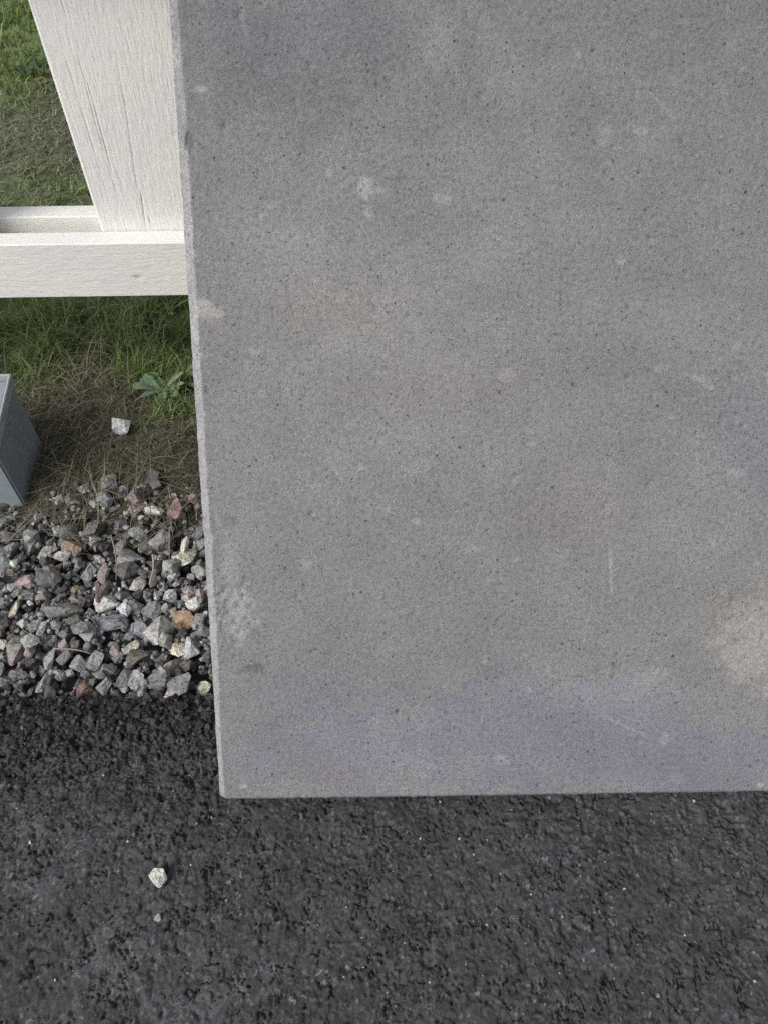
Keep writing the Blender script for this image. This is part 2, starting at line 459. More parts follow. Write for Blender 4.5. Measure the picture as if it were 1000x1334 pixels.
# ------------------------------------------------------------------ fence
fence = empty('fence', (0, 1.3, 0))
tag(fence, 'white painted timber fence with wide upright boards held between paired rails', 'fence')
def timber(name, x0, x1, y0, y1, z0, z1, axis, seed, cracks=(), step=0.0022, lstep=0.006):
    """rough-sawn board: box whose faces are fine grids with grain relief; axis 0 = along x, 2 = along z"""
    w, d, l = (z1 - z0, y1 - y0, x1 - x0) if axis == 0 else (x1 - x0, y1 - y0, z1 - z0)
    c = 0.0022 if axis == 0 else 0.0045             # eased edges
    # profile ring around the section (a = across the face, b = depth), front face finely divided
    aa = np.linspace(c, w - c, max(6, int(w / step)))
    ring = [(a, 0.0) for a in aa] + [(w, c), (w, d / 2), (w, d - c), (w - c, d), (w / 2, d), (c, d), (0, d - c), (0, d / 2), (0, c)]
    ring = np.array(ring); nr = len(ring)
    ll = np.linspace(0, l, max(3, int(l / lstep)))
    A = np.tile(ring[:, 0], len(ll)); B = np.tile(ring[:, 1], len(ll)); T = np.repeat(ll, nr)
    front = (B < 1e-6)
    wob = (fbm(T, A * 0, 0.5, seed + 1, 3) - 0.5) * 0.0035
    A2_ = A + wob
    g = (fbm(A2_ * 16, T, 0.05, seed, 3) - 0.5) * 0.00035 + (fbm(A * 4, T, 0.012, seed + 5, 2) - 0.5) * 0.0007
    bare_ = np.zeros_like(A)
    for ci, (t0, a0, t1, a1, wd, dep, br) in enumerate(cracks):
        u = np.clip((T - t0) / (t1 - t0), 0, 1)
        ac = a0 + (a1 - a0) * u + (fbm(T, T * 0, 0.09, seed + 9 + 5 * ci, 3) - 0.5) * 0.005
        inn = (T > min(t0, t1)) & (T < max(t0, t1))
        k = np.exp(-((A - ac) / wd) ** 2) * inn * front * np.minimum(1, 4 * u * (1 - u) + 0.25) * sstep(0.25, 0.5, vnoise(T, A * 0, 0.045, seed + 11 + 7 * ci) + 0.15)
        g = g - k * dep
        bare_ = np.maximum(bare_, k * br)
    Bf = np.where(front, B - g, B)
    P = np.stack([x0 + T, y0 + Bf, z0 + A], 1) if axis == 0 else np.stack([x0 + A, y0 + Bf, z0 + T], 1)
    faces = []
    n = len(ll)
    i = np.arange(nr); j = np.arange(n - 1)
    I, J = np.meshgrid(i, j); I, J = I.ravel(), J.ravel()
    q = np.stack([J * nr + I, J * nr + (I + 1) % nr, (J + 1) * nr + (I + 1) % nr, (J + 1) * nr + I], 1)
    if axis == 2: q = q[:, ::-1]
    q = q[:, ::-1] if axis == 0 else q
    # end caps
    Pc = np.concatenate([P, [P[:nr].mean(0)], [P[-nr:].mean(0)]])
    c0, c1 = len(P), len(P) + 1
    tri0 = [(c0, k, (k + 1) % nr) for k in range(nr)]
    tri1 = [(c1, (n - 1) * nr + (k + 1) % nr, (n - 1) * nr + k) for k in range(nr)]
    if axis == 2: tri0 = [t[::-1] for t in tri0]; tri1 = [t[::-1] for t in tri1]
    fl = [tuple(f) for f in q.tolist()] + tri0 + tri1
    me = mesh_from(name, Pc, fl, False, {'bare': np.concatenate([bare_, [0.0, 0.0]])})
    bm = bmesh.new(); bm.from_mesh(me); bmesh.ops.recalc_face_normals(bm, faces=bm.faces); bm.to_mesh(me); bm.free()
    me.polygons.foreach_set('use_smooth', np.array([p.normal.length > 0 and len(p.vertices) == 4 for p in me.polygons]))
    me.set_sharp_from_angle(angle=math.radians(32))
    o = obj(name, me, MAT_PAINT_X if axis == 0 else MAT_PAINT_Z, fence)
    o.location = (0, -1.3, 0)
    return o
RZ0, RZ1 = 0.322, 0.435
knot = [(1.44, 0.040, 1.452, 0.041, 0.004, 0.0018, 0.6)]
timber('rail', -1.9, 1.35, 1.250, 1.290, RZ0, RZ1, 0, 201, knot)
timber('rail', -1.9, 1.35, 1.341, 1.381, RZ0 + 0.001, RZ1 + 0.001, 0, 202, step=0.006, lstep=0.03)
timber('rail', -1.9, 1.35, 1.250, 1.290, 0.885, 0.998, 0, 203, step=0.006, lstep=0.03)
timber('rail', -1.9, 1.35, 1.341, 1.381, 0.886, 0.999, 0, 204, step=0.006, lstep=0.03)
cr = [(0.10, 0.048, 0.60, 0.050, 0.0010, 0.0008, 0.16), (0.10, 0.030, 0.55, 0.034, 0.0010, 0.0007, 0.10),
      (0.092, 0.080, 0.40, 0.112, 0.0006, 0.0008, 0.35), (0.092, 0.083, 0.20, 0.093, 0.0010, 0.0014, 0.5),
      (0.20, 0.052, 0.36, 0.054, 0.0012, 0.0012, 0.3), (0.092, 0.092, 0.15, 0.096, 0.0010, 0.0014, 0.45),
      (0.26, 0.170, 0.268, 0.172, 0.003, 0.001, 0.4)]
BX = -0.509
for k, bx in enumerate((-1.409, -0.959, BX, -0.059, 0.391, 0.841)):
    timber('upright_board', bx, bx + 0.225, 1.2925, 1.3385, 0.345, 1.03, 2, 211 + k, cr if k == 2 else (), 0.0011 if k == 2 else 0.01, 0.006 if k == 2 else 0.04)
for px_ in (-1.80, 1.20):
    timber('post', px_, px_ + 0.09, 1.2908, 1.3402, -0.25, 1.08, 2, 231, (), 0.01, 0.05)

# ------------------------------------------------------------------ leaning concrete slab
EL = math.radians(51.0)
TH = 0.06
SU = np.array([1.0, 0, 0]); SW = np.array([0, math.cos(EL), math.sin(EL)]); SN = np.array([0, -math.sin(EL), math.cos(EL)])
S0 = ground(286, 1043, TH * math.cos(EL) + 0.003)
SW_, SL_ = 1.0, 1.42
def slab_uw(px_, py_):
    p = on_plane(px_, py_, S0, SN) - S0
    return float(p @ SU), float(p @ SW)
us = np.concatenate([spaced((0, 0.02, 0.0014), (0.02, 0.88, 0.0021)), grow(0.88, SW_, 0.004)])
ws = np.concatenate([spaced((0, 0.012, 0.0014), (0.012, 1.11, 0.0021)), grow(1.11, SL_, 0.004)])
U, W = np.meshgrid(us, ws); u, w = U.ravel(), W.ravel()
CH = 0.0105
chl = CH * (0.62 + 0.38 * sstep(0.0, 0.35, w)) * (0.9 + 0.35 * fbm(u * 0, w, 0.12, 301, 3) + 0.15 * fbm(u, w, 0.01, 302, 2) + 0.3 * sstep(0.62, 0.8, fbm(u * 0, w, 0.03, 305, 3)))
nh = (fbm(u, w, 0.25, 303, 3) - 0.5) * 0.002 + (fbm(u, w, 0.008, 304, 3) - 0.5) * 0.0005 + (_hash(np.round(u * 1e5), np.round(w * 1e5), 9) - 0.5) * 0.0006
nh = nh - 0.85 * np.clip(chl - u, 0, None) - 0.8 * np.clip(0.0045 - w, 0, None) - 0.6 * np.clip(0.012 - (SW_ - u), 0, None) - 0.6 * np.clip(0.012 - (SL_ - w), 0, None)
P1, P2, PI_ = voronoi(u, w, 0.0125, 311)                                     # pores
pr = np.where(PI_ > 0.62, 0.0006 + 0.0022 * (PI_ - 0.62) / 0.38 * vnoise(u, w, 0.03, 317) * 1.3, 0.0)
nh = nh - 0.0006 * np.exp(-(P1 / np.maximum(pr, 1e-5)) ** 2) * (pr > 0)
Q1, Q2, QI = voronoi(u, w, 0.055, 321)
qr = np.where(QI > 0.75, 0.0022 + 0.0022 * (QI - 0.75) / 0.25, 0.0)
nh = nh - 0.0026 * np.exp(-(Q1 / np.maximum(qr, 1e-5)) ** 2) * (qr > 0)
pale = np.zeros_like(u); warm = np.zeros_like(u); mauve = np.zeros_like(u); dark = np.zeros_like(u)
sn0 = fbm(u, w, 0.007, 329, 2); sn1 = fbm(u, w, 0.02, 331, 4); sn2 = fbm(u, w, 0.10, 341, 4); sn3 = fbm(u, w, 0.30, 351, 4)
def blob(px_, py_, rx, ry, soft=0.35, rot=0.0):
    """ragged-edged patch centred at a photograph pixel, radii in photograph pixels"""
    a, b = slab_uw(px_, py_); s = mpp(S0 + a * SU + b * SW)
    du, dw = (u - a) / (s * rx), (w - b) / (s * ry)
    if rot:
        du, dw = (math.cos(rot) * (u - a) + math.sin(rot) * (w - b)) / (s * rx), (-math.sin(rot) * (u - a) + math.cos(rot) * (w - b)) / (s * ry)
    d = np.hypot(du, dw) + (sn1 - 0.5) * 1.3 + (sn2 - 0.5) * 0.7 + (sn0 - 0.5) * 0.9
    return sstep(1 + soft, 1 - soft, d)
for (a, b, rx, ry, s, r) in [(473, 243, 10, 14, 0.85, 0), (479, 279, 4, 6, 0.6, 0), (272, 404, 15, 13, 0.8, 0), (582, 259, 7, 8, 0.6, 0), (262, 117, 9, 5, 0.9, 0),
                          (318, 22, 3, 26, 0.45, 0.1), (567, 60, 26, 34, 0.30, 0), (795, 745, 2.2, 26, 0.65, 0.06), (912, 495, 18, 5, 0.55, -0.5), (500, 395, 5, 30, 0.35, -0.5),
                          (318, 1024, 4, 3, 1.0, 0), (652, 990, 12, 9, 0.35, 0), (380, 330, 26, 40, 0.25, 0), (830, 890, 40, 16, 0.35, 0.3), (955, 615, 16, 8, 0.4, 0),
                          (985, 845, 45, 60, 0.55, 0.4), (820, 900, 70, 30, 0.25, 0), (305, 800, 24, 42, 0.5, 0), (300, 740, 10, 40, 0.35, 0), (470, 610, 5, 5, 0.5, 0),
                          (430, 225, 5, 5, 0.5, 0), (860, 480, 8, 5, 0.4, 0), (990, 1022, 5, 3, 0.8, 0), (400, 735, 8, 8, 0.4, 0), (540, 610, 30, 10, 0.25, 0.3)]:
    pale = np.maximum(pale, s * blob(a, b, rx, ry, 0.45, r))
rs = random.Random(77)
for _ in range(70):                                                            # small scuffs and rubbed spots
    pale = np.maximum(pale, rs.uniform(0.15, 0.5) * blob(rs.uniform(250, 1000), rs.uniform(0, 1030), rs.uniform(2, 9), rs.uniform(2, 9), 0.4))
for (a, b, rx, ry, s, r) in [(470, 430, 100, 50, 0.20, 0.5), (380, 340, 70, 45, 0.22, -0.4), (560, 480, 90, 40, 0.16, 0.3), (900, 430, 100, 30, 0.16, -0.3), (640, 330, 80, 40, 0.12, 0.6),
                          (500, 560, 160, 40, 0.10, 0), (350, 620, 60, 60, 0.12, 0), (700, 560, 130, 50, 0.10, 0.2), (880, 640, 90, 60, 0.10, 0.4)]:
    pale = np.maximum(pale, s * blob(a, b, rx, ry, 0.8, r))
for _ in range(16):                                                            # scratches
    pale = np.maximum(pale, rs.uniform(0.2, 0.45) * blob(rs.uniform(280, 1000), rs.uniform(0, 1030), rs.uniform(1.2, 2.0), rs.uniform(12, 34), 0.5, rs.uniform(-1.2, 1.2)))
for (a, b, rx, ry, s, r) in [(990, 830, 60, 80, 0.8, 0.4), (740, 670, 90, 60, 0.35, 0), (440, 400, 120, 60, 0.4, 0), (560, 500, 120, 40, 0.35, 0), (900, 420, 160, 120, 0.2, 0), (450, 1000, 60, 22, 0.4, 0), (280, 410, 20, 20, 0.6, 0)]:
    warm = np.maximum(warm, s * blob(a, b, rx, ry, 0.8, r))
for (a, b, rx, ry, s, r) in [(690, 955, 200, 72, 1.0, 0), (480, 975, 140, 62, 0.95, 0), (360, 985, 60, 40, 0.7, 0), (400, 905, 60, 26, 0.5, 0), (870, 990, 150, 48, 1.0, 0), (380, 40, 140, 50, 0.4, 0), (970, 560, 60, 100, 0.35, 0)]:
    mauve = np.maximum(mauve, s * blob(a, b, rx, ry, 0.28, r))
for (a, b, rx, ry, s, r) in [(247, 187, 6, 8, 0.9, 0), (518, 927, 4, 4, 0.8, 0), (332, 872, 16, 6, 0.5, 0), (300, 680, 9, 6, 0.5, 0), (420, 50, 240, 120, 0.42, 0), (850, 40, 260, 110, 0.32, 0), (540, 150, 200, 60, 0.25, 0), (960, 200, 120, 120, 0.2, 0)]:  # wide patches paint the dimmer light at the slab top into the colour
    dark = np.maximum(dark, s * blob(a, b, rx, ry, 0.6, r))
chip = blob(298, 800, 24, 42, 0.6)                                             # broken patch on the edge
nh = nh - chip * (0.0006 + 0.0034 * fbm(u, w, 0.005, 361, 3) + 0.0024 * voronoi(u, w, 0.006, 363)[2])
dent = blob(247, 187, 5, 8, 0.4); nh = nh - 0.004 * dent
dent = blob(332, 872, 14, 5, 0.5); nh = nh - 0.0025 * dent
nh = nh - 0.003 * blob(518, 927, 3, 3, 0.4)
base = 0.248 * (0.93 + 0.14 * sn2) * (0.92 + 0.16 * sn3)
tint = np.stack([base, base * 1.0, base * 1.012], 1)
edge = sstep(1.25, 0.9, u / chl) * (0.55 + 0.6 * sn1)
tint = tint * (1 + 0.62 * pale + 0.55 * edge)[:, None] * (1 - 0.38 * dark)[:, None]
tint = tint * (1 - warm[:, None] * np.array([-0.05, 0.0, 0.07])) * (1 - mauve[:, None] * np.array([0.055, 0.08, -0.06]))
uj = u + (fbm(u * 0, w, 0.012, 371, 3) - 0.5) * 0.0014 * sstep(0.006, 0.0, u)
wj = w + (fbm(u, w * 0, 0.010, 373, 3) - 0.5) * 0.0016 * sstep(0.005, 0.0, w)
top = np.stack([uj, wj, nh], 1)
nx_, ny_ = len(us), len(ws)
idx = np.arange(nx_ * ny_).reshape(ny_, nx_)
loop = np.concatenate([idx[0, :], idx[1:, -1], idx[-1, -2::-1], idx[-2:0:-1, 0]])
side = top[loop].copy(); side[:, 2] = -TH
V = np.concatenate([top, side, [[SW_ / 2, SL_ / 2, -TH]]])
k = len(top); n = len(loop); a = np.arange(n); b = (a + 1) % n
sideq = np.stack([loop[a], k + a, k + b, loop[b]], 1)
backt = np.stack([k + a, np.full(n, k + n), k + b], 1)
fl = np.concatenate([grid_faces(nx_, ny_), sideq])
tt = np.concatenate([tint, tint[loop], [[0.25, 0.25, 0.25]]])
me = mesh_from('concrete_slab', V, fl, False, {'tint': tt})
sm = np.zeros(len(me.polygons), bool); sm[:(nx_ - 1) * (ny_ - 1)] = True
me.polygons.foreach_set('use_smooth', sm)
slab = obj('concrete_slab', me, MAT_CONCRETE)
Ms = Matrix.Identity(4)
for i in range(3):
    Ms[i][0], Ms[i][1], Ms[i][2], Ms[i][3] = SU[i], SW[i], SN[i], S0[i]
slab.matrix_world = Ms
bm = bmesh.new(); bm.from_mesh(me)                                             # close the back
bm.verts.ensure_lookup_table()
ctr = bm.verts[k + n]
for q in range(n):
    bm.faces.new((bm.verts[k + q], ctr, bm.verts[k + (q + 1) % n]))
bm.to_mesh(me); bm.free()
tag(slab, 'large grey concrete slab standing on the asphalt and leaning against the white fence', 'concrete slab')

# ------------------------------------------------------------------ grey box by the fence
gb = ground(29.5, 653)
box = empty('box', (gb[0], gb[1], 0))
tag(box, 'small dark grey plastic box with slanted pale rim standing in dry grass', 'box')
def hexa(name, pts, mat, parent, bevel=0.002):
    me = mesh_from(name, pts, [(0, 3, 2, 1), (4, 5, 6, 7), (0, 1, 5, 4), (1, 2, 6, 5), (2, 3, 7, 6), (3, 0, 4, 7)])
    bm = bmesh.new(); bm.from_mesh(me)
    bmesh.ops.recalc_face_normals(bm, faces=bm.faces)
    bmesh.ops.bevel(bm, geom=bm.edges[:], offset=bevel, segments=2, affect='EDGES')
    bm.to_mesh(me); bm.free()
    return obj(name, me, mat, parent)
def box_top(yy): return 0.152 + 0.045 * yy / 0.155                              # slanted top, higher at the back
BWX, BWY = 0.20, 0.155
hexa('body', [(-BWX, 0, -0.02), (0, 0, -0.02), (0.004, BWY, -0.02), (-BWX, BWY, -0.02),
              (-BWX, 0, box_top(0) - 0.012), (0, 0, box_top(0) - 0.012), (0.004, BWY, box_top(BWY) - 0.012), (-BWX, BWY, box_top(BWY) - 0.012)], MAT_BOX, box, 0.004)
def rim_ring():
    o_, i_ = 0.0035, 0.0012
    out = [(-BWX - o_, -o_), (o_, -o_), (0.004 + o_, BWY + o_), (-BWX - o_, BWY + o_)]
    inn = [(-BWX + i_, i_), (-i_, i_), (0.004 - i_, BWY - i_), (-BWX + i_, BWY - i_)]
    vs = []
    for dz in (-0.020, 0.004):
        vs += [(a_, b_, box_top(b_) + dz) for a_, b_ in out]
        vs += [(a_, b_, box_top(b_) + dz) for a_, b_ in inn]
    fs = []
    for q in range(4):
        r = (q + 1) % 4
        fs += [(q, r, 8 + r, 8 + q), (8 + q, 8 + r, 12 + r, 12 + q), (4 + r, 4 + q, 12 + q, 12 + r), (r, q, 4 + q, 4 + r)]
    me = mesh_from('rim', vs, fs)
    bm = bmesh.new(); bm.from_mesh(me)
    bmesh.ops.recalc_face_normals(bm, faces=bm.faces)
    bmesh.ops.bevel(bm, geom=bm.edges[:], offset=0.0012, segments=2, affect='EDGES')
    bm.to_mesh(me); bm.free()
    return obj('rim', me, MAT_RIM, box)
rim_ring()
lid_pts = [(-BWX + 0.005, 0.005), (-0.005, 0.005), (-0.001, BWY - 0.005), (-BWX + 0.005, BWY - 0.005)]
hexa('lid', [(a_, b_, box_top(b_) - 0.016) for a_, b_ in lid_pts] + [(a_, b_, box_top(b_) - 0.006) for a_, b_ in lid_pts], MAT_LID, box, 0.002)

# ------------------------------------------------------------------ stones
def stone_mesh(name, seed, angular=1.0):
    r = np.random.default_rng(seed)
    nc = int(r.integers(6, 10))
    # well spread directions
    D = r.normal(size=(60, 3)); D /= np.linalg.norm(D, axis=1)[:, None]
    pick = [0]
    while len(pick) < nc:
        dd = np.min(np.stack([np.linalg.norm(D - D[p], axis=1) for p in pick]), 0) + r.random(60) * 0.55
        pick.append(int(np.argmax(dd)))
    C = D[pick] * (0.70 + 0.6 * r.random((nc, 1)))
    C[:, 1] *= r.uniform(0.70, 0.95); C[:, 2] *= r.uniform(0.52, 0.80)
    pts = []
    for c in C:
        others = C[np.argsort(np.linalg.norm(C - c, axis=1))[1:5]]
        for o_ in others[r.permutation(4)[:3]]:
            pts.append(c + (o_ - c) * r.uniform(0.10, 0.32))
    bm = bmesh.new()
    for p in pts: bm.verts.new(p)
    res = bmesh.ops.convex_hull(bm, input=bm.verts[:])
    junk = [g for g in res['geom_interior'] + res['geom_unused'] if isinstance(g, bmesh.types.BMVert)]
    if junk: bmesh.ops.delete(bm, geom=list(set(junk)), context='VERTS')
    bmesh.ops.recalc_face_normals(bm, faces=bm.faces)
    cs = np.array([v.co[:] for v in bm.verts]); lo_, hi_ = cs.min(0), cs.max(0)
    asp = np.array([1.0, 1.0, r.uniform(0.72, 1.0)])
    for v in bm.verts: v.co = Vector(((np.array(v.co[:]) - (lo_ + hi_) / 2) / ((hi_ - lo_) / 2) * asp).tolist())
    me = bpy.data.meshes.new(name)
    bm.to_mesh(me); bm.free()
    me.polygons.foreach_set('use_smooth', np.ones(len(me.polygons), bool))
    me.set_sharp_from_angle(angle=math.radians(16))
    me.materials.append(MAT_STONE)
    return me
PROTO = [stone_mesh('stone', 500 + k) for k in range(36)]
PV, PT = [], []
for me_ in PROTO:
    v_ = np.array([v.co[:] for v in me_.vertices]); PV.append(v_)
    PT.append([tuple(p.vertices) for p in me_.polygons])
HX0, HY0, HS = -1.75, 0.52, 0.003
hnx, hny = int(2.9 / HS), int(0.70 / HS)
HM = soil_h(*np.meshgrid(HX0 + np.arange(hnx) * HS, HY0 + np.arange(hny) * HS)).copy()
def samples(v_, tris):
    t = np.array([v_[list(f)].mean(0) for f in tris if len(f) >= 3])
    return np.concatenate([v_, t])
PS = [samples(v_, t_) for v_, t_ in zip(PV, PT)]
def rest(k, R, sc, x_, y_, sink):
    s = (PS[k] * sc) @ R.T
    ix = np.clip(((s[:, 0] + x_ - HX0) / HS).astype(int), 0, hnx - 1)
    iy = np.clip(((s[:, 1] + y_ - HY0) / HS).astype(int), 0, hny - 1)
    lo = s[:, 2] < np.median(s[:, 2])
    z = np.max(HM[iy[lo], ix[lo]] - s[lo, 2])
    zlow = np.mean(HM[iy[lo], ix[lo]] - s[lo, 2])
    z = z * (1 - sink) + zlow * sink
    return z, s, ix, iy
def splat(s, ix, iy, z, x_, y_):
    ext = np.max(np.abs(s), 0)
    rx, ry = int(ext[0] / HS) + 1, int(ext[1] / HS) + 1
    cx, cy = int((x_ - HX0) / HS), int((y_ - HY0) / HS)
    x0, x1, y0, y1 = max(cx - rx, 0), min(cx + rx + 1, hnx), max(cy - ry, 0), min(cy + ry + 1, hny)
    if x1 <= x0 or y1 <= y0: return
    gx_, gy_ = np.meshgrid((np.arange(x0, x1) - cx) * HS / ext[0], (np.arange(y0, y1) - cy) * HS / ext[1])
    d = gx_ ** 2 + gy_ ** 2
    top_ = np.where(d < 1, z + ext[2] * np.sqrt(np.clip(1 - d, 0, 1)), -9)
    HM[y0:y1, x0:x1] = np.maximum(HM[y0:y1, x0:x1], top_)
def rot(tilt=0.5):
    return np.array(Euler((RNG.normal(0, tilt), RNG.normal(0, tilt), RNG.uniform(0, 6.283)), 'XYZ').to_matrix())
PAL = [((0.20, 0.20, 0.205), 10), ((0.12, 0.12, 0.125), 9), ((0.30, 0.30, 0.30), 8), ((0.075, 0.075, 0.08), 7), ((0.16, 0.15, 0.14), 5), ((0.42, 0.42, 0.41), 5),
       ((0.17, 0.125, 0.105), 3), ((0.27, 0.20, 0.18), 3), ((0.14, 0.145, 0.165), 4), ((0.23, 0.235, 0.22), 3), ((0.11, 0.085, 0.07), 2), ((0.40, 0.36, 0.28), 1)]
PW = np.array([p[1] for p in PAL], float); PW /= PW.sum()
def rnd_col():
    c = np.array(PAL[RNG.choice(len(PAL), p=PW)][0]); c = c.mean() + (c - c.mean()) * 0.5; return c * 1.4 * RNG.uniform(0.8, 1.2) * RNG.uniform(0.95, 1.05, 3)

def joined(name, items, mat, parent=None):
    """items = (proto, R, scale, loc, colour): many tiny pieces in one mesh"""
    V_, F_, C_ = [], [], []; base_ = 0
    for k_, R_, s_, l_, c_ in items:
        v_ = (PV[k_] * s_) @ R_.T + l_
        V_.append(v_); C_.append(np.tile(c_, (len(v_), 1)))
        F_ += [tuple(i_ + base_ for i_ in f) for f in PT[k_]]
        base_ += len(v_)
    me_ = mesh_from(name, np.concatenate(V_), F_, False, {'tint': np.concatenate(C_)})
    return obj(name, me_, mat, parent)

gravel = empty('gravel_strip', (-0.55, 0.8, 0))
tag(gravel, 'strip of grey crushed stone between the asphalt and the dry grass', None, None, 'structure')
VX0, VX1 = -0.90, -0.235                                                       # in view, left of the slab
under = []
for _ in range(5200):                                                          # small stones underneath and all beyond the view
    x_ = RNG.uniform(-1.7, 0.95); y_ = RNG.uniform(EDGE_Y + 0.004, 1.04)
    if y_ > 0.97 and RNG.random() < 0.6: continue
    inview = VX0 < x_ < VX1
    if not inview and RNG.random() < 0.62: continue
    sc = RNG.uniform(0.005, 0.011) if inview else RNG.uniform(0.008, 0.02)
    k_ = int(RNG.integers(36)); R_ = rot(0.6)
    z, s, ix, iy = rest(k_, R_, sc, x_, y_, 0.5)
    if y_ - np.max(np.abs(s[:, 1])) < EDGE_Y - 0.004: continue
    splat(s, ix, iy, z, x_, y_)
    under.append((k_, R_, sc, np.array([x_, y_, z]), rnd_col()))
